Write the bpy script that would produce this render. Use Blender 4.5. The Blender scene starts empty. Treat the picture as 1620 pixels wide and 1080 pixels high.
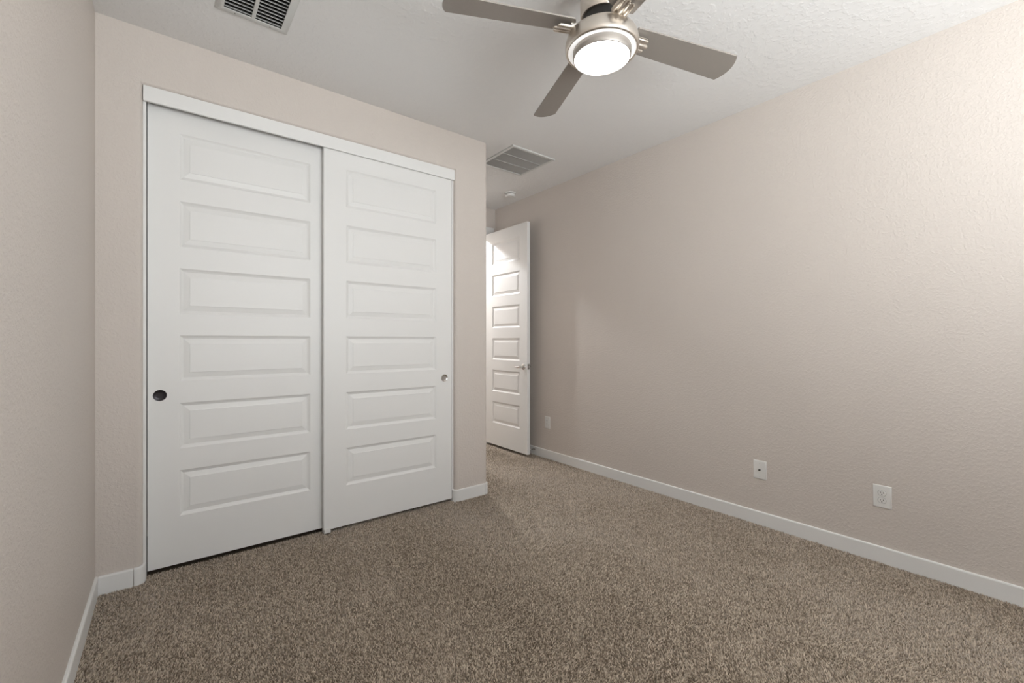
import bpy, bmesh, math, random
import numpy as np
from mathutils import Vector, Matrix

# ------------------------------------------------------------------ scene, camera, light
scene = bpy.context.scene
COL = scene.collection
PI = math.pi
CEIL = 2.74                       # ceiling height
XL, XR = -0.275, 3.028            # left and right wall planes
YB, YC, YF = -1.25, 2.825, 4.20   # window wall, closet wall, wall with the entry door
XC = 1.962                        # outer corner of the closet block

cam_data = bpy.data.cameras.new('camera')
cam_data.sensor_width = 36.0
cam_data.lens = 36.0 * 694.0 / 1620.0
cam_data.shift_y = -1.5 / 1620.0
cam_data.clip_start = 0.02
cam = bpy.data.objects.new('camera', cam_data)
COL.objects.link(cam)
cam.location = (0, 0, 1.2)
cam.rotation_euler = (PI / 2, 0, -math.atan(542 / 694.0))
scene.camera = cam

scene.view_settings.view_transform = 'Standard'
scene.view_settings.look = 'None'
scene.view_settings.gamma = 1.0
scene.view_settings.use_curve_mapping = False
scene.view_settings.exposure = 0.0

world = bpy.data.worlds.new('sky')
scene.world = world
world.use_nodes = True
world.node_tree.nodes['Background'].inputs['Color'].default_value = (0.75, 0.85, 1.0, 1)
world.node_tree.nodes['Background'].inputs['Strength'].default_value = 1.0

WIN = (0.25, 2.45, 0.95, 2.34)    # window opening in the wall behind the camera: x0, x1, z0, z1


def lamp(name, kind, loc, rot, power, color, **kw):
    d = bpy.data.lights.new(name, kind)
    d.energy = power
    d.color = color
    for k, v in kw.items():
        setattr(d, k, v)
    o = bpy.data.objects.new(name, d)
    o.location = loc
    o.rotation_euler = rot
    COL.objects.link(o)
    return o


# daylight entering through the window: added strip lamps, tilted up to brighten the upper room
SLATS = 9
SLAT_PITCH = (WIN[3] - WIN[2]) / SLATS
SLAT_TILT = math.radians(61)
for k in range(SLATS):
    z = WIN[2] + (k + 0.5) * SLAT_PITCH
    for x0, x1, p in ((WIN[0], 1.10, 5.9), (1.10, 1.80, 3.8), (1.80, WIN[1], 4.6 - 0.48 * k)):
        lamp('window_daylight', 'AREA', ((x0 + x1) / 2, YB - 0.012, z), (PI / 2 + SLAT_TILT, 0, 0), p,
             (0.945, 0.985, 1.0), shape='RECTANGLE', size=(x1 - x0) * 0.96, size_y=SLAT_PITCH * 0.7)
FAN_GLOW = 18.0                   # emission of the fan's lit lens
HALL_POWER = 104.0                 # ceiling light of the hall beyond the entry door


# ------------------------------------------------------------------ materials
def nodes_of(name):
    m = bpy.data.materials.new(name)
    m.use_nodes = True
    nt = m.node_tree
    return m, nt, nt.nodes['Principled BSDF']


def mat(name, color, rough=0.5, metal=0.0, spec=0.5):
    m, nt, b = nodes_of(name)
    b.inputs['Base Color'].default_value = (*color, 1)
    b.inputs['Roughness'].default_value = rough
    b.inputs['Metallic'].default_value = metal
    b.inputs['Specular IOR Level'].default_value = spec
    return m


def N(nt, kind, **kw):
    n = nt.nodes.new(kind)
    for k, v in kw.items():
        if k in n.inputs.keys():
            n.inputs[k].default_value = v
        else:
            setattr(n, k, v)
    return n


def textured_paint(name, color, scale, strength, rough=0.6, dist=0.004, lo=0.45, hi=0.62, var=0.03, fine=0.35):
    """hand textured drywall: soft blobs pressed flat, over a finer grain"""
    m, nt, b = nodes_of(name)
    L = nt.links.new
    tc = N(nt, 'ShaderNodeTexCoord')
    n1 = N(nt, 'ShaderNodeTexNoise', Scale=scale, Detail=3.0, Roughness=0.55)
    n2 = N(nt, 'ShaderNodeTexNoise', Scale=scale * 3.1, Detail=2.0, Roughness=0.5)
    n3 = N(nt, 'ShaderNodeTexNoise', Scale=1.3, Detail=2.0)
    for n in (n1, n2, n3):
        L(tc.outputs['Object'], n.inputs['Vector'])
    r = N(nt, 'ShaderNodeValToRGB')
    r.color_ramp.interpolation = 'EASE'
    r.color_ramp.elements[0].position = lo
    r.color_ramp.elements[1].position = hi
    L(n1.outputs['Fac'], r.inputs['Fac'])
    ad = N(nt, 'ShaderNodeMath', operation='MULTIPLY_ADD')
    ad.inputs[1].default_value = fine
    L(n2.outputs['Fac'], ad.inputs[0])
    L(r.outputs['Color'], ad.inputs[2])
    bp = N(nt, 'ShaderNodeBump', Strength=strength, Distance=dist)
    L(ad.outputs[0], bp.inputs['Height'])
    L(bp.outputs['Normal'], b.inputs['Normal'])
    mx = N(nt, 'ShaderNodeMix', data_type='RGBA')
    mx.inputs[6].default_value = (*[c * (1 - var) for c in color], 1)
    mx.inputs[7].default_value = (*[min(1, c * (1 + var)) for c in color], 1)
    L(n3.outputs['Fac'], mx.inputs[0])
    L(mx.outputs[2], b.inputs['Base Color'])
    b.inputs['Roughness'].default_value = rough
    b.inputs['Specular IOR Level'].default_value = 0.35
    return m


def carpet_pile():
    """yarn colour differs from tuft to tuft"""
    m, nt, b = nodes_of('carpet_pile')
    L = nt.links.new
    geo = N(nt, 'ShaderNodeNewGeometry')
    r = N(nt, 'ShaderNodeValToRGB')
    e = r.color_ramp.elements
    e[0].position, e[0].color = 0.0, (0.150, 0.113, 0.080, 1)
    e[1].position, e[1].color = 1.0, (0.76, 0.65, 0.52, 1)
    k = r.color_ramp.elements.new(0.5)
    k.color = (0.385, 0.306, 0.230, 1)
    L(geo.outputs['Random Per Island'], r.inputs['Fac'])
    L(r.outputs['Color'], b.inputs['Base Color'])
    b.inputs['Roughness'].default_value = 0.9
    b.inputs['Specular IOR Level'].default_value = 0.15
    b.inputs['Sheen Weight'].default_value = 0.5
    b.inputs['Sheen Tint'].default_value = (1.0, 0.93, 0.86, 1)
    return m


def brushed(name, color, rough, metal):
    m, nt, b = nodes_of(name)
    L = nt.links.new
    tc = N(nt, 'ShaderNodeTexCoord')
    n = N(nt, 'ShaderNodeTexNoise', Scale=90.0, Detail=2.0)
    L(tc.outputs['Object'], n.inputs['Vector'])
    mr = N(nt, 'ShaderNodeMapRange')
    mr.inputs['To Min'].default_value = rough - 0.05
    mr.inputs['To Max'].default_value = rough + 0.05
    L(n.outputs['Fac'], mr.inputs['Value'])
    L(mr.outputs['Result'], b.inputs['Roughness'])
    b.inputs['Base Color'].default_value = (*color, 1)
    b.inputs['Metallic'].default_value = metal
    return m


def emitter(name, color, strength):
    m, nt, b = nodes_of(name)
    b.inputs['Base Color'].default_value = (0.9, 0.9, 0.9, 1)
    b.inputs['Emission Color'].default_value = (*color, 1)
    b.inputs['Emission Strength'].default_value = strength
    return m


M_WALL = textured_paint('greige_wall_paint', (0.665, 0.605, 0.557), 78.0, 0.26, rough=0.55)
M_CEIL = textured_paint('white_ceiling_paint', (0.83, 0.82, 0.81), 34.0, 0.24, rough=0.7, lo=0.5, hi=0.6, fine=0.15)
M_TRIM = mat('white_trim_paint', (0.83, 0.825, 0.81), 0.38)
M_DOOR = mat('white_door_paint', (0.83, 0.825, 0.81), 0.42)
M_PILE = carpet_pile()
M_BACKING = mat('carpet_backing', (0.13, 0.10, 0.075), 0.95, 0.0, 0.1)
M_NICKEL = brushed('brushed_nickel', (0.66, 0.61, 0.55), 0.34, 1.0)
M_CHROME = brushed('polished_nickel', (0.62, 0.61, 0.59), 0.2, 1.0)
M_BLADE = brushed('satin_silver_blade', (0.33, 0.30, 0.27), 0.42, 0.35)
M_BLACK = mat('black_metal', (0.02, 0.018, 0.016), 0.5, 0.3)
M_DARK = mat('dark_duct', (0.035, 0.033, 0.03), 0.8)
M_PULL_DARK = mat('dark_reflection_nickel', (0.035, 0.031, 0.034), 0.3, 0.7)  # nickel of the left pull, its dark reflection put into the colour
M_VENT = mat('white_vent_enamel', (0.66, 0.66, 0.64), 0.45)
M_GRILLE = mat('grey_return_grille', (0.50, 0.495, 0.48), 0.5)
M_FILTER = mat('grey_filter', (0.20, 0.195, 0.19), 0.9)
M_PLASTIC = mat('white_plastic', (0.80, 0.79, 0.765), 0.35)
M_SLOT = mat('dark_slot', (0.02, 0.018, 0.018), 0.6)
M_LENS = emitter('lit_frosted_lens', (1.0, 0.985, 0.96), FAN_GLOW)
M_RING = emitter('lit_glass_ring', (1.0, 0.985, 0.96), 0.55)
M_RIM = brushed('dark_nickel_rim', (0.42, 0.39, 0.36), 0.45, 0.8)
M_HALLGLOW = emitter('lit_hall_dome', (1.0, 0.97, 0.92), 4.0)
M_RUBBER = mat('white_rubber', (0.7, 0.7, 0.68), 0.6)


# ------------------------------------------------------------------ mesh helpers
def build(name, bm, material, parent=None, smooth=False, angle=40, recalc=True):
    if recalc:
        bmesh.ops.recalc_face_normals(bm, faces=bm.faces[:])
    if smooth:
        for f in bm.faces:
            f.smooth = True
        for e in bm.edges:
            if len(e.link_faces) == 2 and e.calc_face_angle(0) > math.radians(angle):
                e.smooth = False
    me = bpy.data.meshes.new(name)
    bm.to_mesh(me)
    bm.free()
    me.materials.append(material)
    o = bpy.data.objects.new(name, me)
    COL.objects.link(o)
    if parent:
        o.parent = parent
    return o


def thing(name, label, cat, loc=(0, 0, 0), rz=0.0, group=None, kind=None):
    o = bpy.data.objects.new(name, None)
    o.empty_display_size = 0.1
    COL.objects.link(o)
    o.location = loc
    o.rotation_euler = (0, 0, rz)
    return tag(o, label, cat, group, kind)


def tag(o, label, cat, group=None, kind=None):
    o['label'] = label
    o['category'] = cat
    if group:
        o['group'] = group
    if kind:
        o['kind'] = kind
    return o


def box(bm, x0, x1, y0, y1, z0, z1, mtx=None, bev=0.0, seg=2):
    vs = [bm.verts.new(Vector(p)) for p in
          ((x0, y0, z0), (x1, y0, z0), (x1, y1, z0), (x0, y1, z0), (x0, y0, z1), (x1, y0, z1), (x1, y1, z1), (x0, y1, z1))]
    fs = [bm.faces.new([vs[i] for i in q]) for q in
          ((3, 2, 1, 0), (4, 5, 6, 7), (0, 1, 5, 4), (1, 2, 6, 5), (2, 3, 7, 6), (3, 0, 4, 7))]
    if bev:
        es = list({e for f in fs for e in f.edges})
        r = bmesh.ops.bevel(bm, geom=es, offset=bev, segments=seg, affect='EDGES', profile=0.6)
        vs = list({v for f in r['faces'] for v in f.verts} | {v for v in vs if v.is_valid})
    if mtx is not None:
        bmesh.ops.transform(bm, matrix=mtx, verts=[v for v in vs if v.is_valid])
    return vs


def quad(bm, *pts):
    return bm.faces.new([bm.verts.new(Vector(p)) for p in pts])


def lathe(bm, prof, seg=48, mtx=None, cap0=False, cap1=False):
    """turn (radius, height) pairs about the z axis"""
    rings = []
    allv = []
    for r, z in prof:
        if r < 1e-6:
            v = bm.verts.new((0, 0, z))
            rings.append([v])
        else:
            rings.append([bm.verts.new((r * math.cos(2 * PI * i / seg), r * math.sin(2 * PI * i / seg), z)) for i in range(seg)])
        allv += rings[-1]
    for a, b in zip(rings, rings[1:]):
        for i in range(seg):
            j = (i + 1) % seg
            if len(a) == 1 and len(b) == 1:
                continue
            if len(a) == 1:
                bm.faces.new((a[0], b[i], b[j]))
            elif len(b) == 1:
                bm.faces.new((a[i], a[j], b[0]))
            else:
                bm.faces.new((a[i], a[j], b[j], b[i]))
    if cap0 and len(rings[0]) > 1:
        bm.faces.new(rings[0][::-1])
    if cap1 and len(rings[-1]) > 1:
        bm.faces.new(rings[-1])
    if mtx is not None:
        bmesh.ops.transform(bm, matrix=mtx, verts=allv)
    return allv


def prism(bm, outline, z0, z1, bev_top=0.0):
    """vertical extrusion of an xy outline, top edge optionally eased inwards"""
    n = len(outline)
    a = [bm.verts.new((x, y, z0)) for x, y in outline]
    b = [bm.verts.new((x, y, z1 - bev_top)) for x, y in outline]
    for i in range(n):
        j = (i + 1) % n
        bm.faces.new((a[i], a[j], b[j], b[i]))
    top = b
    bm.faces.new(top)
    bm.faces.new(a[::-1])


def arc(cx, cy, r, a0, a1, n=8):
    return [(cx + r * math.cos(a0 + (a1 - a0) * i / n), cy + r * math.sin(a0 + (a1 - a0) * i / n)) for i in range(n + 1)]


# ------------------------------------------------------------------ the setting
def struct(o, label, cat):
    return tag(o, label, cat, kind='structure')


# carpeted floor: bedroom, closet, passage and the hall beyond
bm = bmesh.new()
quad(bm, (-0.6, -1.5, 0), (4.4, -1.5, 0), (4.4, 6.0, 0), (-0.6, 6.0, 0))
floor = struct(build('floor', bm, M_BACKING), 'brown-beige speckled cut pile carpet covering the whole floor', 'carpet')


def value_noise(x, y, sx, sy, seed):
    rs = np.random.RandomState(seed)
    g = rs.rand(64, 64) * 2 - 1
    u, v = x * sx + 11.3, y * sy + 7.7
    iu, iv = np.floor(u).astype(int), np.floor(v).astype(int)
    fu, fv = u - iu, v - iv
    fu, fv = fu * fu * (3 - 2 * fu), fv * fv * (3 - 2 * fv)
    a = g[iu % 64, iv % 64] * (1 - fu) + g[(iu + 1) % 64, iv % 64] * fu
    b = g[iu % 64, (iv + 1) % 64] * (1 - fu) + g[(iu + 1) % 64, (iv + 1) % 64] * fu
    return a * (1 - fv) + b * fv


def carpet():
    """cut pile: one small leaning tuft after another, brushed this way and that"""
    rs = np.random.RandomState(4)
    P = []
    for x0, x1, y0, y1, step in ((-0.27, 3.022, 0.06, 1.9, 0.0047), (-0.27, 3.022, 1.9, 2.90, 0.0052), (1.968, 3.022, 2.90, 4.30, 0.0058), (-0.27, 3.022, -0.6, 0.06, 0.009), (1.2, 3.7, 4.30, 5.48, 0.009)):
        gx, gy = np.meshgrid(np.arange(x0, x1, step), np.arange(y0, y1, step), indexing='ij')
        q = np.stack([gx.ravel(), gy.ravel()], 1) + (rs.rand(gx.size, 2) - 0.5) * step * 1.1
        P.append(np.concatenate([q, np.full((len(q), 1), step)], 1))
    P = np.concatenate(P)
    ok = (P[:, 0] > XL + 0.003) & ((P[:, 0] < XR - 0.003) | (P[:, 1] > 4.33)) & ~((P[:, 1] > YC + 0.075) & (P[:, 0] < XC + 0.006) & (P[:, 1] < 4.3))
    ok &= ~((P[:, 1] > YC - 0.003) & (P[:, 1] < 4.3) & (((P[:, 0] > 1.665) & (P[:, 0] < XC + 0.004)) | (P[:, 0] < -0.097)))
    P = P[ok]
    n = len(P)
    x, y, st = P.T
    lx = 0.95 * value_noise(x, y, 1.5, 1.1, 1) + 0.35 * value_noise(x, y, 5.0, 4.0, 2) + 0.25 * value_noise(x, y, 19.0, 17.0, 3)
    ly = 0.95 * value_noise(x, y, 3.2, 0.9, 5) + 0.35 * value_noise(x, y, 5.0, 4.0, 6) + 0.25 * value_noise(x, y, 21.0, 18.0, 7)
    h = 0.0085 + 0.0022 * rs.randn(n).clip(-2, 2) + 0.0012 * value_noise(x, y, 45.0, 45.0, 8)
    dx = h * (0.55 * lx + 0.42 * rs.randn(n))
    dy = h * (0.55 * ly + 0.42 * rs.randn(n))
    a0 = rs.rand(n) * 2 * PI
    rad = st * (0.62 + 0.12 * rs.rand(n))
    co = np.zeros((n, 4, 3))
    for k in range(3):
        co[:, k, 0] = x + rad * np.cos(a0 + 2 * PI * k / 3)
        co[:, k, 1] = y + rad * np.sin(a0 + 2 * PI * k / 3)
    co[:, 3, 0], co[:, 3, 1], co[:, 3, 2] = x + dx, y + dy, h
    base = (np.arange(n) * 4)[:, None, None]
    tri = base + np.array([[0, 1, 3], [1, 2, 3], [2, 0, 3]])[None]
    me = bpy.data.meshes.new('carpet')
    me.vertices.add(n * 4)
    me.vertices.foreach_set('co', co.astype(np.float32).ravel())
    me.loops.add(n * 9)
    me.loops.foreach_set('vertex_index', tri.astype(np.int32).ravel())
    me.polygons.add(n * 3)
    me.polygons.foreach_set('loop_start', (np.arange(n * 3) * 3).astype(np.int32))
    me.update(calc_edges=True)
    me.materials.append(M_PILE)
    o = bpy.data.objects.new('carpet_pile', me)
    o.parent = floor
    o['kind'] = 'stuff'
    COL.objects.link(o)
    return o


carpet()

# ceiling with openings for the two vents
VENT = (0.163, 0.467, 2.035, 2.441)       # supply register near the left wall, outer frame x0 x1 y0 y1
RET = (2.126, 2.582, 2.712, 3.176)        # return grille in the passage


def plate_with_holes(bm, x0, x1, y0, y1, z, holes):
    xs = sorted({x0, x1, *[h[0] for h in holes], *[h[1] for h in holes]})
    ys = sorted({y0, y1, *[h[2] for h in holes], *[h[3] for h in holes]})
    vv = {}

    def V(x, y):
        if (x, y) not in vv:
            vv[(x, y)] = bm.verts.new((x, y, z))
        return vv[(x, y)]
    for a, b in zip(xs, xs[1:]):
        for c, d in zip(ys, ys[1:]):
            if any(h[0] <= a and b <= h[1] and h[2] <= c and d <= h[3] for h in holes):
                continue
            bm.faces.new((V(a, c), V(a, d), V(b, d), V(b, c)))


bm = bmesh.new()
plate_with_holes(bm, -0.6, 4.4, -1.5, 6.0, CEIL,
                 [(VENT[0] + 0.03, VENT[1] - 0.03, VENT[2] + 0.03, VENT[3] - 0.03),
                  (RET[0] + 0.022, RET[1] - 0.022, RET[2] + 0.022, RET[3] - 0.022)])
struct(build('ceiling', bm, M_CEIL, recalc=False), 'white hand-textured ceiling above the room', 'ceiling')

# left wall and right wall
bm = bmesh.new()
box(bm, XL - 0.1, XL, YB - 0.1, 3.62, -0.02, CEIL + 0.02)
struct(build('wall_left', bm, M_WALL), 'greige textured wall filling the left edge of the picture', 'wall')
bm = bmesh.new()
box(bm, XR, XR + 0.1, YB - 0.1, YF + 0.12, -0.02, CEIL + 0.02)
struct(build('wall_right', bm, M_WALL), 'long greige textured wall on the right with three wall plates', 'wall')

# closet wall: bullnose opening and bullnose outer corner, then the side of the passage
OX0, OX1, OZ = -0.104, 1.672, 2.465       # closet opening
BN = 0.025                                # bullnose radius
bm = bmesh.new()
prof = [(BN - BN * math.sin(t), YC + BN - BN * math.cos(t)) for t in [PI / 2 * i / 8 for i in range(9)]] + [(0.0, YC + 0.118)]
rows = []
for s, y in prof:
    rows.append([bm.verts.new(p) for p in ((OX0 - s, y, -0.02), (OX0 - s, y, OZ + s), (OX1 + s, y, OZ + s), (OX1 + s, y, -0.02))])
for a, b in zip(rows, rows[1:]):
    for i in range(3):
        bm.faces.new((a[i], a[i + 1], b[i + 1], b[i]))
top = CEIL + 0.02
quad(bm, (XL - 0.02, YC, -0.02), (OX0 - BN, YC, -0.02), (OX0 - BN, YC, top), (XL - 0.02, YC, top))
quad(bm, (OX0 - BN, YC, OZ + BN), (OX1 + BN, YC, OZ + BN), (OX1 + BN, YC, top), (OX0 - BN, YC, top))
quad(bm, (OX1 + BN, YC, -0.02), (XC - BN, YC, -0.02), (XC - BN, YC, top), (OX1 + BN, YC, top))
cn = arc(XC - BN, YC + BN, BN, -PI / 2, 0, 8) + [(XC, YF + 0.01)]
for (ax, ay), (bx, by) in zip(cn, cn[1:]):
    quad(bm, (ax, ay, -0.02), (bx, by, -0.02), (bx, by, top), (ax, ay, top))
# inner faces of the closet
yi = YC + 0.118
quad(bm, (OX0, yi, -0.02), (XL - 0.02, yi, -0.02), (XL - 0.02, yi, top), (OX0, yi, top))
quad(bm, (OX1, yi, -0.02), (OX1, yi, top), (XC - 0.11, yi, top), (XC - 0.11, yi, -0.02))
quad(bm, (OX0, yi, OZ), (OX0, yi, top), (OX1, yi, top), (OX1, yi, OZ))
quad(bm, (XC - 0.11, yi, -0.02), (XC - 0.11, 3.5, -0.02), (XC - 0.11, 3.5, top), (XC - 0.11, yi, top))
quad(bm, (XL - 0.02, 3.5, -0.02), (XC - 0.11, 3.5, -0.02), (XC - 0.11, 3.5, top), (XL - 0.02, 3.5, top))
bmesh.ops.remove_doubles(bm, verts=bm.verts[:], dist=1e-5)
wb = build('wall_back', bm, M_WALL, smooth=True, angle=35)
struct(wb, 'greige closet wall with a rounded-edge opening for the sliding doors', 'wall')

# far wall with the doorway, hall side closed off
DX0, DX1, DZ = 2.125, 2.90, 2.446
bm = bmesh.new()
box(bm, XC - 0.3, DX0, YF, YF + 0.12, -0.02, top)
box(bm, DX1, XR + 0.02, YF, YF + 0.12, -0.02, top)
box(bm, DX0, DX1, YF, YF + 0.12, DZ, top)
struct(build('wall_far', bm, M_WALL), 'greige wall above the open entry door at the end of the passage', 'wall')
bm = bmesh.new()
box(bm, 1.0, 1.1, YF + 0.12, 5.6, -0.02, top)
box(bm, 3.9, 4.0, YF + 0.12, 5.6, -0.02, top)
box(bm, 1.0, 4.0, 5.5, 5.6, -0.02, top)
box(bm, XR + 0.02, 4.0, YF, YF + 0.12, -0.02, top)
box(bm, 1.0, XC - 0.3, YF, YF + 0.12, -0.02, top)
struct(build('wall_hall', bm, M_WALL), 'walls of the hall beyond the entry door', 'wall')

# wall behind the camera with the window
bm = bmesh.new()
box(bm, XL - 0.1, WIN[0], YB - 0.12, YB, -0.02, top)
box(bm, WIN[1], XR + 0.1, YB - 0.12, YB, -0.02, top)
box(bm, WIN[0], WIN[1], YB - 0.12, YB, -0.02, WIN[2])
box(bm, WIN[0], WIN[1], YB - 0.12, YB, WIN[3], top)
struct(build('wall_front', bm, M_WALL), 'greige wall with the window behind the camera', 'wall')
win = thing('window_1', 'white framed window behind the camera', 'window', ((WIN[0] + WIN[1]) / 2, YB - 0.09, WIN[2]), kind='structure')
bm = bmesh.new()
w2, wh = (WIN[1] - WIN[0]) / 2, WIN[3] - WIN[2]
for a in ((-w2, -w2 + 0.05, 0, wh), (w2 - 0.05, w2, 0, wh), (-w2, w2, 0, 0.05), (-w2, w2, wh - 0.05, wh), (-0.02, 0.02, 0, wh)):
    box(bm, a[0], a[1], -0.02, 0.02, a[2], a[3])
build('window_frame', bm, M_TRIM, win)
bm = bmesh.new()
box(bm, -w2 - 0.03, w2 + 0.03, 0.02, 0.12, -0.02, 0.0, bev=0.004)
build('window_sill', bm, M_TRIM, win)
bm = bmesh.new()
for k in range(SLATS):                    # unseen blind slats, added to go with the up-tilted strip lamps
    z = (k + 0.5) * SLAT_PITCH - 0.012
    box(bm, -w2 + 0.01, w2 - 0.01, -SLAT_PITCH * 0.36, SLAT_PITCH * 0.36, -0.002, 0.002,
        mtx=Matrix.Translation((0, 0.075, z)) @ Matrix.Rotation(SLAT_TILT - PI / 2, 4, 'X'))
build('blind', bm, M_TRIM, win)

# ------------------------------------------------------------------ skirting boards and door trim
BH, BT = 0.091, 0.012


def skirt_profile_run(bm, p0, p1, nrm):
    """straight board from p0 to p1 (xy), standing off the wall along nrm, rounded top edge"""
    prof = [(0, 0), (BT, 0), (BT, BH - 0.006), (BT - 0.0018, BH - 0.0018), (BT - 0.006, BH), (0, BH)]
    ra = [bm.verts.new((p0[0] + nrm[0] * d, p0[1] + nrm[1] * d, z)) for d, z in prof]
    rb = [bm.verts.new((p1[0] + nrm[0] * d, p1[1] + nrm[1] * d, z)) for d, z in prof]
    n = len(prof)
    for i in range(n):
        j = (i + 1) % n
        bm.faces.new((ra[i], ra[j], rb[j], rb[i]))
    bm.faces.new(ra)
    bm.faces.new(rb[::-1])


def skirt_path(bm, pts, nrms):
    """board following a bent path"""
    prof = [(0, 0), (BT, 0), (BT, BH - 0.006), (BT - 0.0018, BH - 0.0018), (BT - 0.006, BH), (0, BH)]
    rr = []
    for p, q in zip(pts, nrms):
        rr.append([bm.verts.new((p[0] + q[0] * d, p[1] + q[1] * d, z)) for d, z in prof])
    n = len(prof)
    for a, b in zip(rr, rr[1:]):
        for i in range(n):
            j = (i + 1) % n
            bm.faces.new((a[i], a[j], b[j], b[i]))
    bm.faces.new(rr[0])
    bm.faces.new(rr[-1][::-1])


bm = bmesh.new()
skirt_profile_run(bm, (XL, YB), (XL, YC), (1, 0))
struct(build('baseboard_left', bm, M_TRIM), 'white baseboard along the foot of the left wall', 'baseboard')
bm = bmesh.new()
skirt_profile_run(bm, (XR, YB), (XR, YF), (-1, 0))
struct(build('baseboard_right', bm, M_TRIM), 'white baseboard along the foot of the right wall', 'baseboard')
bm = bmesh.new()
skirt_profile_run(bm, (XL + BT, YC), (-0.1385, YC), (0, -1))
struct(build('baseboard_back', bm, M_TRIM), 'short white baseboard between the left corner and the closet opening', 'baseboard')


def bend(cx, cy, a0, a1, n=8):
    ps = arc(cx, cy, BN, a0, a1, n)
    ns = [(math.cos(a0 + (a1 - a0) * i / n), math.sin(a0 + (a1 - a0) * i / n)) for i in range(n + 1)]
    return ps, ns


bm = bmesh.new()                          # rounded return beside the left jamb
ps, ns = bend(OX0 - BN, YC + BN, -PI / 2, 0)
skirt_path(bm, [(-0.1365, YC)] + ps + [(OX0, YC + 0.026)], [(0, -1)] + ns + [(1, 0)])
struct(build('baseboard_back_return', bm, M_TRIM), 'small rounded white baseboard piece left of the closet doors', 'baseboard')
bm = bmesh.new()                          # right of the closet: rounded return and straight board
ps, ns = bend(OX1 + BN, YC + BN, PI, PI * 1.5)
skirt_path(bm, [(OX1, YC + 0.026)] + ps + [(XC - BN - 0.006, YC)], [(-1, 0)] + ns + [(0, -1)])
struct(build('baseboard_back_pier', bm, M_TRIM), 'white baseboard on the short wall right of the closet doors', 'baseboard')
bm = bmesh.new()                          # outer corner and the passage side
ps, ns = bend(XC - BN, YC + BN, -PI / 2, 0)
skirt_path(bm, [(XC - BN - 0.004, YC)] + ps + [(XC, YF)], [(0, -1)] + ns + [(1, 0)])
struct(build('baseboard_passage', bm, M_TRIM), 'rounded white baseboard corner turning into the passage', 'baseboard')

# closet trim: jamb boards and the head board hiding the track
bm = bmesh.new()
box(bm, OX0, OX0 + 0.0125, YC + 0.026, YC + 0.118, 0.0, OZ, bev=0.0012)
struct(build('trim_1', bm, M_TRIM), 'thin white jamb strip on the left side of the closet opening', 'jamb')
bm = bmesh.new()
box(bm, OX1 - 0.0125, OX1, YC + 0.026, YC + 0.118, 0.0, OZ, bev=0.0012)
struct(build('trim_2', bm, M_TRIM), 'thin white jamb strip on the right side of the closet opening', 'jamb')
bm = bmesh.new()
box(bm, OX0 + 0.001, OX1 - 0.001, YC + 0.003, YC + 0.019, 2.389, OZ, bev=0.003, seg=3)
struct(build('trim_3', bm, M_TRIM), 'white head board hiding the sliding track above the closet doors', 'trim')
bm = bmesh.new()                          # sliding track
box(bm, OX0 + 0.013, OX1 - 0.013, YC + 0.03, YC + 0.11, 2.425, OZ)
struct(build('trim_4', bm, M_BLACK), 'dark sliding track under the head of the closet opening', 'track')

# entry door casing and jamb
bm = bmesh.new()
for a in ((DX0 - 0.06, DX0 + 0.006, 0.0, DZ + 0.07), (DX1 - 0.006, DX1 + 0.10, 0.0, DZ + 0.07), (DX0 + 0.006, DX1 - 0.006, DZ - 0.006, DZ + 0.07)):
    box(bm, a[0], a[1], YF - 0.013, YF, a[2], a[3], bev=0.003)
for a in ((DX0, DX0 + 0.014, 0.0, DZ), (DX1 - 0.014, DX1, 0.0, DZ), (DX0 + 0.014, DX1 - 0.014, DZ - 0.014, DZ)):
    box(bm, a[0], a[1], YF, YF + 0.12, a[2], a[3])
struct(build('trim_5', bm, M_TRIM), 'white casing around the doorway at the end of the passage', 'casing')

# ------------------------------------------------------------------ six panel moulded doors
PANEL_TOPS = [2.287, 1.933, 1.580, 1.227, 0.872, 0.518]
PANEL_H = 0.2395
D1, S1 = 0.0100, 0.0175      # depth and width of the cove sloping in
D2, S2 = 0.0020, 0.026      # depth of the raised field and width of its slope


def door_slab(bm, w, z0, z1, px0, px1, t):
    """slab standing on its front face y=0 with six coved recesses"""
    xs = [0, px0, px1, w]
    zs = [z0] + sorted([p for tp in PANEL_TOPS for p in (tp - PANEL_H, tp)]) + [z1]
    for i in range(3):
        for j in range(len(zs) - 1):
            if i == 1 and j % 2 == 1:
                a = [(px0, 0, zs[j]), (px1, 0, zs[j]), (px1, 0, zs[j + 1]), (px0, 0, zs[j + 1])]
                b = [(px0 + S1, D1, zs[j] + S1), (px1 - S1, D1, zs[j] + S1), (px1 - S1, D1, zs[j + 1] - S1), (px0 + S1, D1, zs[j + 1] - S1)]
                m_ = [((p[0] + q[0]) / 2 * 1.0, D1 * 0.62, (p[2] + q[2]) / 2) for p, q in zip(a, b)]
                for u, v in ((a, m_), (m_, b)):
                    for k in range(4):
                        l = (k + 1) % 4
                        quad(bm, u[k], u[l], v[l], v[k])
                quad(bm, *b)
            else:
                quad(bm, (xs[i], 0, zs[j]), (xs[i + 1], 0, zs[j]), (xs[i + 1], 0, zs[j + 1]), (xs[i], 0, zs[j + 1]))
    e = 0.0015
    o_ = [(0, z0), (w, z0), (w, z1), (0, z1)]
    for k in range(4):
        l = (k + 1) % 4
        quad(bm, (o_[k][0], t, o_[k][1]), (o_[l][0], t, o_[l][1]), (o_[l][0], 0, o_[l][1]), (o_[k][0], 0, o_[k][1]))
    quad(bm, *[(x, t, z) for x, z in o_[::-1]])
    bmesh.ops.remove_doubles(bm, verts=bm.verts[:], dist=1e-5)


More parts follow.
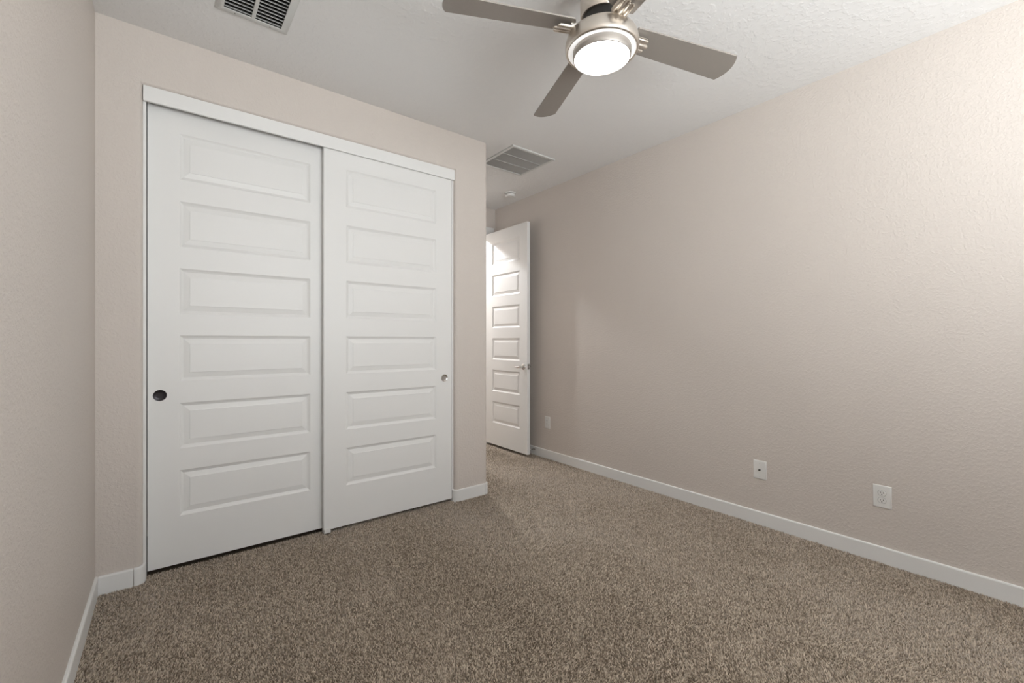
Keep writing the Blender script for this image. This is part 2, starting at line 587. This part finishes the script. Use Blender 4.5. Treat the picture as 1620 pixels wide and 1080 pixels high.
def raised_panel(bm, x0, x1, z0, z1):
    x0, x1, z0, z1 = x0 + S1, x1 - S1, z0 + S1, z1 - S1
    st = 0.0022
    loops = []
    for d, y in ((0.0, D1 - 0.0002), (0.0006, D1 - 0.0008), (S2, D2 + st), (S2 + 0.0008, D2), (S2 + 0.004, D2)):
        loops.append([bm.verts.new(p) for p in ((x0 + d, y, z0 + d), (x1 - d, y, z0 + d), (x1 - d, y, z1 - d), (x0 + d, y, z1 - d))])
    for a, b in zip(loops, loops[1:]):
        for k in range(4):
            l = (k + 1) % 4
            bm.faces.new((a[k], a[l], b[l], b[k]))
    bm.faces.new(loops[-1])


def panel_door(root, w, z0, z1, px0, px1, t=0.034):
    bm = bmesh.new()
    door_slab(bm, w, z0, z1, px0, px1, t)
    build('slab', bm, M_DOOR, root)
    for tp in PANEL_TOPS:
        bm = bmesh.new()
        raised_panel(bm, px0, px1, tp - PANEL_H, tp)
        build('raised_panel', bm, M_DOOR, root, recalc=False)
        pm = root.children


def finger_pull(root, x, z, r, cup_m, rim_m, label=None):
    rot = Matrix.Translation((x, 0, z)) @ Matrix.Rotation(PI / 2, 4, 'X')
    bm = bmesh.new()
    lathe(bm, [(r, 0.0), (r, 0.0012), (r * 0.94, 0.0022), (r * 0.86, 0.0018), (r * 0.84, 0.0008)], 40, rot)
    p = build('finger_pull', bm, rim_m, root, smooth=True)
    if label:
        p['label'] = label
    bm = bmesh.new()
    lathe(bm, [(r * 0.85, 0.0012), (r * 0.82, 0.0006), (r * 0.8, 0.0003), (r * 0.4, 0.0002), (0, 0.0002)], 40, rot)
    build('cup', bm, cup_m, p, smooth=True)


left_door = thing('closet_door', 'white six-panel sliding closet door on the left, with a dark round finger pull', 'door',
                  (-0.088, 2.894, 0), group='sliding closet doors')
panel_door(left_door, 0.904, 0.028, 2.411, 0.130, 0.772)
finger_pull(left_door, -0.0385 + 0.088, 0.9175, 0.0285, M_PULL_DARK, M_PULL_DARK, 'round nickel finger pull, dark reflection in its colour')
right_door = thing('closet_door', 'white six-panel sliding closet door on the right, in front, with a small nickel finger pull', 'door',
                   (0.7515, 2.848, 0), group='sliding closet doors')
panel_door(right_door, 0.9035, 0.026, 2.411, 0.1345, 0.7725)
finger_pull(right_door, 1.594 - 0.7515, 0.9255, 0.0265, M_CHROME, M_CHROME, 'nickel round finger pull')

# entry door, standing open along the right wall
entry = thing('door_1', 'white six-panel entry door standing open at the end of the passage', 'door', (2.88, 4.175, 0), -PI / 2, kind='structure')
panel_door(entry, 0.74, 0.033, 2.418, 0.125, 0.616, 0.035)


def lever(side, name):
    """round rose with a tapering lever that points to the hinges"""
    bm = bmesh.new()
    base = Matrix.Translation((0.683, 0 if side > 0 else 0.035, 0.929)) @ Matrix.Rotation(PI / 2 if side > 0 else -PI / 2, 4, 'X')
    lathe(bm, [(0.0, 0.0), (0.031, 0.0), (0.032, 0.003), (0.030, 0.007), (0.022, 0.010), (0.013, 0.013), (0.0105, 0.02), (0.0105, 0.045), (0.012, 0.05), (0.011, 0.056), (0.0, 0.058)], 32, base)
    h = build(name, bm, M_CHROME, entry, smooth=True)
    h['label'] = 'polished nickel lever handle'
    bm = bmesh.new()
    yy = -0.049 * side if side > 0 else 0.035 + 0.049
    n = 12
    prev = None
    for i in range(n + 1):
        f = i / n
        x = 0.683 - 0.108 * f
        hw = 0.0105 * (1 - 0.45 * f)
        hd = 0.007 * (1 - 0.4 * f)
        if i == n:
            hw *= 0.6
            hd *= 0.6
        z = 0.929 - 0.006 * math.sin(f * PI)
        y = yy + (0.012 * f * f) * side
        ring = [bm.verts.new((x, y + hd * math.cos(2 * PI * k / 10), z + hw * math.sin(2 * PI * k / 10))) for k in range(10)]
        if prev:
            for k in range(10):
                l = (k + 1) % 10
                bm.faces.new((prev[k], prev[l], ring[l], ring[k]))
        else:
            bm.faces.new(ring[::-1])
        prev = ring
    bm.faces.new(prev)
    build('lever', bm, M_CHROME, h, smooth=True)


lever(1, 'door_handle')
lever(-1, 'door_handle')
bm = bmesh.new()
box(bm, 0.7385, 0.7412, 0.0045, 0.0305, 0.903, 0.960)
o = build('latch_plate', bm, brushed('dull_latch', (0.35, 0.34, 0.32), 0.4, 1.0), entry)
o['label'] = 'dull grey metal latch plate'
bm = bmesh.new()
box(bm, 0.741, 0.748, 0.010, 0.024, 0.922, 0.941, bev=0.003)
build('latch_bolt', bm, M_CHROME, o)
for hz in (0.25, 1.22, 2.2):
    bm = bmesh.new()
    lathe(bm, [(0.0, -0.045), (0.006, -0.045), (0.006, 0.045), (0.0, 0.045)], 16, Matrix.Translation((-0.009, 0.028, hz)))
    build('hinge', bm, M_CHROME, entry, smooth=True)

# floor guide between the sliding doors
bm = bmesh.new()
box(bm, 0.752, 0.790, 2.838, 2.8465, 0.0, 0.036, bev=0.002)
box(bm, 0.752, 0.790, 2.838, 2.889, 0.0, 0.012, bev=0.002)
box(bm, 0.752, 0.790, 2.884, 2.892, 0.0, 0.036, bev=0.002)
tag(build('door_guide', bm, M_PLASTIC), 'small white plastic floor guide where the two closet doors overlap', 'door guide')

# spring door stop on the right baseboard
stop = thing('door_stop', 'small spring door stop on the right baseboard beside the open entry door', 'door stop', (XR - BT, 3.478, 0.066), 0)
Rm = Matrix.Rotation(-PI / 2, 4, 'Y')
bm = bmesh.new()
lathe(bm, [(0.0, 0.0), (0.011, 0.0), (0.011, 0.003), (0.007, 0.006), (0.0, 0.006)], 20, Rm)
build('base', bm, M_CHROME, stop, smooth=True)
bm = bmesh.new()
pr = []
for i in range(25):
    z = 0.005 + i * 0.002
    pr.append((0.0058 if i % 2 else 0.0046, z))
lathe(bm, [(0, 0.005)] + pr + [(0, 0.053)], 16, Rm)
build('spring', bm, M_CHROME, stop, smooth=True, angle=80)
bm = bmesh.new()
lathe(bm, [(0, 0.052), (0.0075, 0.052), (0.008, 0.06), (0.0065, 0.066), (0, 0.067)], 20, Rm)
build('tip', bm, M_RUBBER, stop, smooth=True)


# ------------------------------------------------------------------ wall plates on the right wall (local: x across, -y out of the wall)
def wall_plate(name, label, cat, y, z, w=0.079, h=0.121):
    t = thing(name, label, cat, (XR, y, z), -PI / 2, group='white wall plates on the right wall')
    bm = bmesh.new()
    a, b = w / 2, h / 2
    loops = []
    for d, yy in ((0.0, 0.0), (0.0, -0.0025), (0.0018, -0.0048), (0.005, -0.006), (0.009, -0.0062)):
        loops.append([bm.verts.new(p) for p in ((-a + d, yy, -b + d), (a - d, yy, -b + d), (a - d, yy, b - d), (-a + d, yy, b - d))])
    for p, q in zip(loops, loops[1:]):
        for k in range(4):
            l = (k + 1) % 4
            bm.faces.new((p[k], p[l], q[l], q[k]))
    bm.faces.new(loops[-1])
    build('cover_plate', bm, M_PLASTIC, t, smooth=True, angle=50)
    return t


def disc_y(bm, cx, cz, r, y0, y1, seg=20):
    lathe(bm, [(0, -y0), (r, -y0), (r, -y1), (0, -y1)], seg, Matrix.Translation((cx, 0, cz)) @ Matrix.Rotation(PI / 2, 4, 'X'))


def screw(t, cx, cz, r=0.003):
    bm = bmesh.new()
    disc_y(bm, cx, cz, r, -0.0058, -0.0070, 14)
    s = build('screw', bm, M_PLASTIC, t)
    bm = bmesh.new()
    box(bm, cx - r * 0.8, cx + r * 0.8, -0.0072, -0.0068, cz - 0.0004, cz + 0.0004)
    build('slot', bm, M_SLOT, s)


# duplex outlet
ou = wall_plate('electrical_outlet', 'white duplex electrical outlet, nearest the camera on the right wall', 'outlet', 0.635, 0.3595)
for sgn in (1, -1):
    cz = 0.0195 * sgn
    bm = bmesh.new()
    oc = []
    for i in range(40):                   # round face cut flat above and below
        a = 2 * PI * i / 40
        oc.append((0.0172 * math.cos(a), max(-0.0142, min(0.0142, 0.0172 * math.sin(a)))))
    f0 = [bm.verts.new((x, -0.0060, cz + z)) for x, z in oc]
    f1 = [bm.verts.new((x * 0.985, -0.0078, cz + z * 0.985)) for x, z in oc]
    f2 = [bm.verts.new((x * 0.94, -0.0084, cz + z * 0.94)) for x, z in oc]
    for p, q in ((f0, f1), (f1, f2)):
        for k in range(40):
            l = (k + 1) % 40
            bm.faces.new((p[k], p[l], q[l], q[k]))
    bm.faces.new(f2)
    bmesh.ops.remove_doubles(bm, verts=bm.verts[:], dist=1e-6)
    rec = build('receptacle', bm, M_PLASTIC, ou)
    bm = bmesh.new()                      # shadow gap round the receptacle
    f0 = [bm.verts.new((x * 1.05, -0.0066, cz + z * 1.05)) for x, z in oc]
    f1 = [bm.verts.new((x * 1.05, -0.0058, cz + z * 1.05)) for x, z in oc]
    for k in range(40):
        l = (k + 1) % 40
        if (Vector(f0[k].co) - Vector(f0[l].co)).length > 1e-6:
            bm.faces.new((f0[k], f0[l], f1[l], f1[k]))
    bm.faces.new(f0)
    build('gap', bm, M_SLOT, rec)
    for dx, hh in ((-0.0062, 0.0042), (0.0062, 0.0034)):
        bm = bmesh.new()
        box(bm, dx - 0.0013, dx + 0.0013, -0.0088, -0.008, cz + 0.003 - hh, cz + 0.003 + hh)
        build('slot', bm, M_SLOT, rec)
    bm = bmesh.new()
    disc_y(bm, 0.0, cz - 0.0075, 0.0026, -0.008, -0.0088, 16)
    build('slot', bm, M_SLOT, rec)
screw(ou, 0, 0)

# coax jack plate
cx_ = wall_plate('cable_outlet', 'white wall plate with one small dark coax jack, between the other two plates', 'wall plate', 1.256, 0.360)
bm = bmesh.new()
lathe(bm, [(0.0, 0.006), (0.0065, 0.006), (0.0065, 0.009), (0.0048, 0.0092), (0.0048, 0.016), (0.0025, 0.016), (0.0025, 0.012), (0.0, 0.012)], 12, Matrix.Rotation(PI / 2, 4, 'X'))
o = build('coax_jack', bm, mat('dark_jack', (0.10, 0.095, 0.09), 0.35, 0.8), cx_)
o['label'] = 'small dark metal jack'
screw(cx_, 0, 0.042)
screw(cx_, 0, -0.042)

# rectangular insert plate by the door
rk = wall_plate('electrical_outlet', 'white wall plate with a rectangular insert, low on the wall beside the open entry door', 'outlet', 3.289, 0.369, 0.076, 0.121)
bm = bmesh.new()
box(bm, -0.0178, 0.0178, -0.0062, -0.0052, -0.0345, 0.0345)
build('gap', bm, M_SLOT, rk)
bm = bmesh.new()
box(bm, -0.0168, 0.0168, -0.0085, -0.006, -0.0335, 0.0335, bev=0.0008)
ins = build('insert', bm, M_PLASTIC, rk)
for cz in (0.017, -0.017):
    for dx, hh in ((-0.0062, 0.004), (0.0062, 0.0033)):
        bm = bmesh.new()
        box(bm, dx - 0.001, dx + 0.001, -0.0089, -0.0083, cz + 0.003 - hh, cz + 0.003 + hh)
        build('slot', bm, M_SLOT, ins)

# ------------------------------------------------------------------ ceiling vents
vx, vy = (VENT[0] + VENT[1]) / 2, (VENT[2] + VENT[3]) / 2
vent = thing('air_register', 'white ceiling register with two banks of louvers, near the left wall', 'vent', (vx, vy, CEIL))
hx, hy = (VENT[1] - VENT[0]) / 2, (VENT[3] - VENT[2]) / 2


def ring_frame(bm, loops):
    """rectangular frame; loops of (half x, half y, z) from outside to inside"""
    rr = [[bm.verts.new(p) for p in ((-a, -b, z), (a, -b, z), (a, b, z), (-a, b, z))] for a, b, z in loops]
    for p, q in zip(rr, rr[1:]):
        for k in range(4):
            l = (k + 1) % 4
            bm.faces.new((p[k], p[l], q[l], q[k]))


bm = bmesh.new()
ix, iy = 0.118, hy - 0.036
ring_frame(bm, [(hx, hy, 0.0), (hx - 0.001, hy - 0.001, -0.002), (hx - 0.006, hy - 0.006, -0.0055), (ix + 0.003, iy + 0.003, -0.0085), (ix, iy, -0.0075), (ix, iy, -0.0045)])
fr = build('frame', bm, M_VENT, vent, smooth=True, angle=30)
bm = bmesh.new()
box(bm, -0.0075, 0.0075, -iy, iy, -0.0075, 0.004, bev=0.001)
build('center_bar', bm, M_VENT, vent)
nl = int(2 * iy / 0.0252)
for sx in (-1, 1):
    bm = bmesh.new()
    for i in range(nl):
        y = iy - 0.004 - i * (2 * iy - 0.008) / nl
        mt = Matrix.Translation((0, y, 0.003)) @ Matrix.Rotation(math.radians(-42), 4, 'X')
        xa, xb = (0.0075, ix) if sx > 0 else (-ix, -0.0075)
        box(bm, xa, xb, -0.0008, 0.0008, -0.009, 0.009, mtx=mt)
    build('louver_bank', bm, M_VENT, vent)
bm = bmesh.new()
g = 0.0005
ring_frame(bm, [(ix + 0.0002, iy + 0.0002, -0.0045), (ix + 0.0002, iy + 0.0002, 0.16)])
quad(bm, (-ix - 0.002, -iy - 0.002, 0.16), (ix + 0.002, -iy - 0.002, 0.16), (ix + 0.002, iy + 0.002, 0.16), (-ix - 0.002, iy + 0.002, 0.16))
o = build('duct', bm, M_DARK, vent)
o['label'] = 'dark duct behind the louvers'
for sx in (-1, 1):
    bm = bmesh.new()
    lathe(bm, [(0.0, -0.0088), (0.0030, -0.0084), (0.0035, -0.0065), (0.0, -0.006)], 14, Matrix.Translation((sx * 0.073, iy + 0.016, 0)))
    s_ = build('screw', bm, mat('screw_metal', (0.22, 0.21, 0.2), 0.4, 0.6), vent)

rx, ry = (RET[0] + RET[1]) / 2, (RET[2] + RET[3]) / 2
ret = thing('return_grille', 'square grey return air grille with fine slats on the passage ceiling', 'vent', (rx, ry, CEIL))
hx, hy = (RET[1] - RET[0]) / 2, (RET[3] - RET[2]) / 2
bm = bmesh.new()
ix, iy = hx - 0.024, hy - 0.024
ring_frame(bm, [(hx, hy, 0.0), (hx, hy, -0.006), (hx - 0.002, hy - 0.002, -0.009), (ix, iy, -0.009), (ix, iy, 0.02)])
o = build('frame', bm, M_VENT, ret)
bm = bmesh.new()
nl = int(2 * ix / 0.0127)
for i in range(nl):
    x = -ix + (i + 0.5) * 2 * ix / nl
    box(bm, x - 0.0006, x + 0.0006, -iy, iy, -0.0075, 0.0075, mtx=None)
    for v in bm.verts[-8:]:
        pass
bm.verts.ensure_lookup_table()
for i in range(nl):                       # lean every slat
    cxm = -ix + (i + 0.5) * 2 * ix / nl
    vs = bm.verts[i * 8:(i + 1) * 8]
    bmesh.ops.rotate(bm, verts=vs, cent=(cxm, 0, 0), matrix=Matrix.Rotation(math.radians(-38), 3, 'Y'))
build('slats', bm, M_GRILLE, ret)
for yy in (-iy / 3, iy / 3):
    bm = bmesh.new()
    box(bm, -ix, ix, yy - 0.002, yy + 0.002, -0.008, 0.004)
    build('cross_bar', bm, M_GRILLE, ret)
bm = bmesh.new()
quad(bm, (-ix, -iy, 0.02), (ix, -iy, 0.02), (ix, iy, 0.02), (-ix, iy, 0.02))
build('filter', bm, M_FILTER, ret)

# smoke detector
sd = thing('smoke_detector', 'white round smoke detector on the ceiling above the open entry door', 'smoke detector', (2.806, 3.622, CEIL))
bm = bmesh.new()
lathe(bm, [(0.0, 0.0), (0.058, 0.0), (0.058, -0.008), (0.056, -0.011), (0.046, -0.011), (0.0, -0.011)], 40)
build('mounting_base', bm, M_PLASTIC, sd, smooth=True)
bm = bmesh.new()
lathe(bm, [(0.0, -0.011), (0.044, -0.011), (0.044, -0.015), (0.0, -0.015)], 40)
build('vent_gap', bm, M_SLOT, sd)
bm = bmesh.new()
lathe(bm, [(0.0, -0.015), (0.051, -0.015), (0.052, -0.018), (0.050, -0.034), (0.045, -0.041), (0.036, -0.043), (0.0, -0.044)], 40)
build('cover', bm, M_PLASTIC, sd, smooth=True)
bm = bmesh.new()
lathe(bm, [(0.0, -0.043), (0.008, -0.043), (0.007, -0.0455), (0.0, -0.046)], 20, Matrix.Translation((-0.012, -0.018, 0)))
build('test_button', bm, M_PLASTIC, sd, smooth=True)

# hall ceiling light beyond the doorway
hl = thing('ceiling_light', 'dome ceiling light in the hall beyond the entry door', 'light', (2.54, 4.70, CEIL))
bm = bmesh.new()
lathe(bm, [(0.0, 0.0), (0.085, 0.0), (0.088, -0.012), (0.083, -0.016), (0.0, -0.016)], 32)
build('base', bm, M_NICKEL, hl, smooth=True)
bm = bmesh.new()
lathe(bm, [(0.08, -0.016), (0.075, -0.028), (0.055, -0.040), (0.03, -0.046), (0.0, -0.048)], 32)
build('dome', bm, M_HALLGLOW, hl, smooth=True)
lamp('hall_lamp', 'POINT', (2.54, 4.70, 2.66), (0, 0, 0), HALL_POWER, (0.97, 0.985, 1.0), shadow_soft_size=0.03)

# ------------------------------------------------------------------ ceiling fan
FX, FY = 1.4185, 1.209
AZ = -20.3
fan = thing('ceiling_fan', 'brushed nickel ceiling fan with four satin blades and a lit round lamp', 'ceiling fan', (FX, FY, CEIL))


def zf(z):
    return z - CEIL


bm = bmesh.new()
lathe(bm, [(0.0, zf(2.74)), (0.089, zf(2.74)), (0.089, zf(2.548)), (0.085, zf(2.541)), (0.0, zf(2.541))], 64)
build('motor_housing', bm, M_NICKEL, fan, smooth=True)
bm = bmesh.new()
lathe(bm, [(0.0, zf(2.541)), (0.077, zf(2.541)), (0.080, zf(2.50)), (0.086, zf(2.472)), (0.0, zf(2.472))], 48)
o = build('motor', bm, M_BLACK, fan, smooth=True)
o['label'] = 'black motor in the gap above the lamp'
bm = bmesh.new()
pf = [(0.0, 2.476), (0.108, 2.476), (0.124, 2.473), (0.137, 2.465), (0.1455, 2.450), (0.1498, 2.431), (0.1508, 2.416), (0.1500, 2.407), (0.1475, 2.4015),
      (0.1435, 2.3985), (0.1405, 2.3990), (0.1390, 2.4020)]
lathe(bm, [(r, zf(z)) for r, z in pf], 96)
build('lamp_housing', bm, M_NICKEL, fan, smooth=True, angle=60)
bm = bmesh.new()
lathe(bm, [(r, zf(z)) for r, z in ((0.1400, 2.4035), (0.135, 2.4005), (0.128, 2.4000), (0.1195, 2.4015))], 96)
o = build('glass_ring', bm, M_RING, fan, smooth=True)
o['label'] = 'frosted glass ring glowing around the lens'
bm = bmesh.new()
lathe(bm, [(r, zf(z)) for r, z in ((0.1200, 2.405), (0.1192, 2.390), (0.1178, 2.3735), (0.1163, 2.3708), (0.1137, 2.3703), (0.1127, 2.3718), (0.1125, 2.388))], 96)
o = build('trim_ring', bm, M_RIM, fan, smooth=True, angle=60)
bm = bmesh.new()
lathe(bm, [(0.1125, zf(2.3860)), (0.09, zf(2.3852)), (0.05, zf(2.3846)), (0.0, zf(2.3844))], 72)
o = build('lens', bm, M_LENS, fan, smooth=True)
o['label'] = 'glowing white round lens'

PHI, DROOP = -0.2385, 0.0572
W0, W1 = 0.0599, 0.0237


def blade_xyz(r, s, dz=0.0):
    """point of the blade: r along it, s in -1..1 across it"""
    t = s * (W0 + W1 * (r - 0.4))
    return Vector((r, t, zf(2.48) + math.tan(PHI) * t - DROOP * (r - 0.2) + dz))


def blade_mesh():
    bm = bmesh.new()
    ns, nr = 12, 14
    TH = 0.006
    grid = {}
    for side in (0, 1):
        for j in range(ns + 1):
            s = -1 + 2 * j / ns
            r_in = 0.128 + 0.018 * s * s
            r_out = 0.638 - 0.004 * s + 0.024 * (1 - s * s)
            for i in range(nr + 1):
                r = r_in + (r_out - r_in) * i / nr
                grid[(side, i, j)] = bm.verts.new(blade_xyz(r, s, TH / 2 if side else -TH / 2))
    for i in range(nr):
        for j in range(ns):
            bm.faces.new((grid[(1, i, j)], grid[(1, i + 1, j)], grid[(1, i + 1, j + 1)], grid[(1, i, j + 1)]))
            bm.faces.new((grid[(0, i, j)], grid[(0, i, j + 1)], grid[(0, i + 1, j + 1)], grid[(0, i + 1, j)]))
    for i in range(nr):
        for j in (0, ns):
            q = (grid[(0, i, j)], grid[(0, i + 1, j)], grid[(1, i + 1, j)], grid[(1, i, j)])
            bm.faces.new(q if j == 0 else q[::-1])
    for j in range(ns):
        for i in (0, nr):
            q = (grid[(0, i, j)], grid[(1, i, j)], grid[(1, i, j + 1)], grid[(0, i, j + 1)])
            bm.faces.new(q if i == 0 else q[::-1])
    return bm


def bracket_mesh():
    """flat arm from the motor and a ribbed cast shoe under the blade root"""
    bm = bmesh.new()
    pitch = Matrix.Translation((0, 0, zf(2.48))) @ Matrix.Rotation(math.atan(PHI), 4, 'X') @ Matrix.Rotation(DROOP, 4, 'Y')
    box(bm, 0.07, 0.150, -0.022, 0.022, 0.004, 0.010, mtx=pitch, bev=0.001)
    box(bm, 0.135, 0.200, -0.034, 0.034, -0.009, -0.003, mtx=pitch, bev=0.002)
    for c, r1, w, h in ((0.0, 0.216, 0.0105, 0.010), (-0.023, 0.207, 0.008, 0.007), (0.023, 0.207, 0.008, 0.007)):
        rings = []
        vs = []
        for r, k in ((0.135, 1.0), (r1 - 0.006, 1.0), (r1, 0.55)):
            ring = []
            for i in range(11):
                a = PI * i / 10
                ring.append(bm.verts.new((r, c + w * k * math.cos(a), -0.007 - h * k * math.sin(a))))
            rings.append(ring)
            vs += ring
        for p, q in zip(rings, rings[1:]):
            for i in range(10):
                bm.faces.new((p[i], p[i + 1], q[i + 1], q[i]))
        bm.faces.new(rings[0])
        bm.faces.new(rings[-1][::-1])
        bmesh.ops.transform(bm, matrix=pitch, verts=vs)
    return bm


b0 = build('blade', blade_mesh(), M_BLADE, fan, smooth=True, angle=40)
k0 = build('blade_bracket', bracket_mesh(), M_NICKEL, b0, smooth=True, angle=40)
b0.rotation_euler = (0, 0, math.radians(AZ))
for i in range(1, 4):
    b = b0.copy()
    COL.objects.link(b)
    b.parent = fan
    b.rotation_euler = (0, 0, math.radians(AZ + 90 * i))
    k = k0.copy()
    COL.objects.link(k)
    k.parent = b
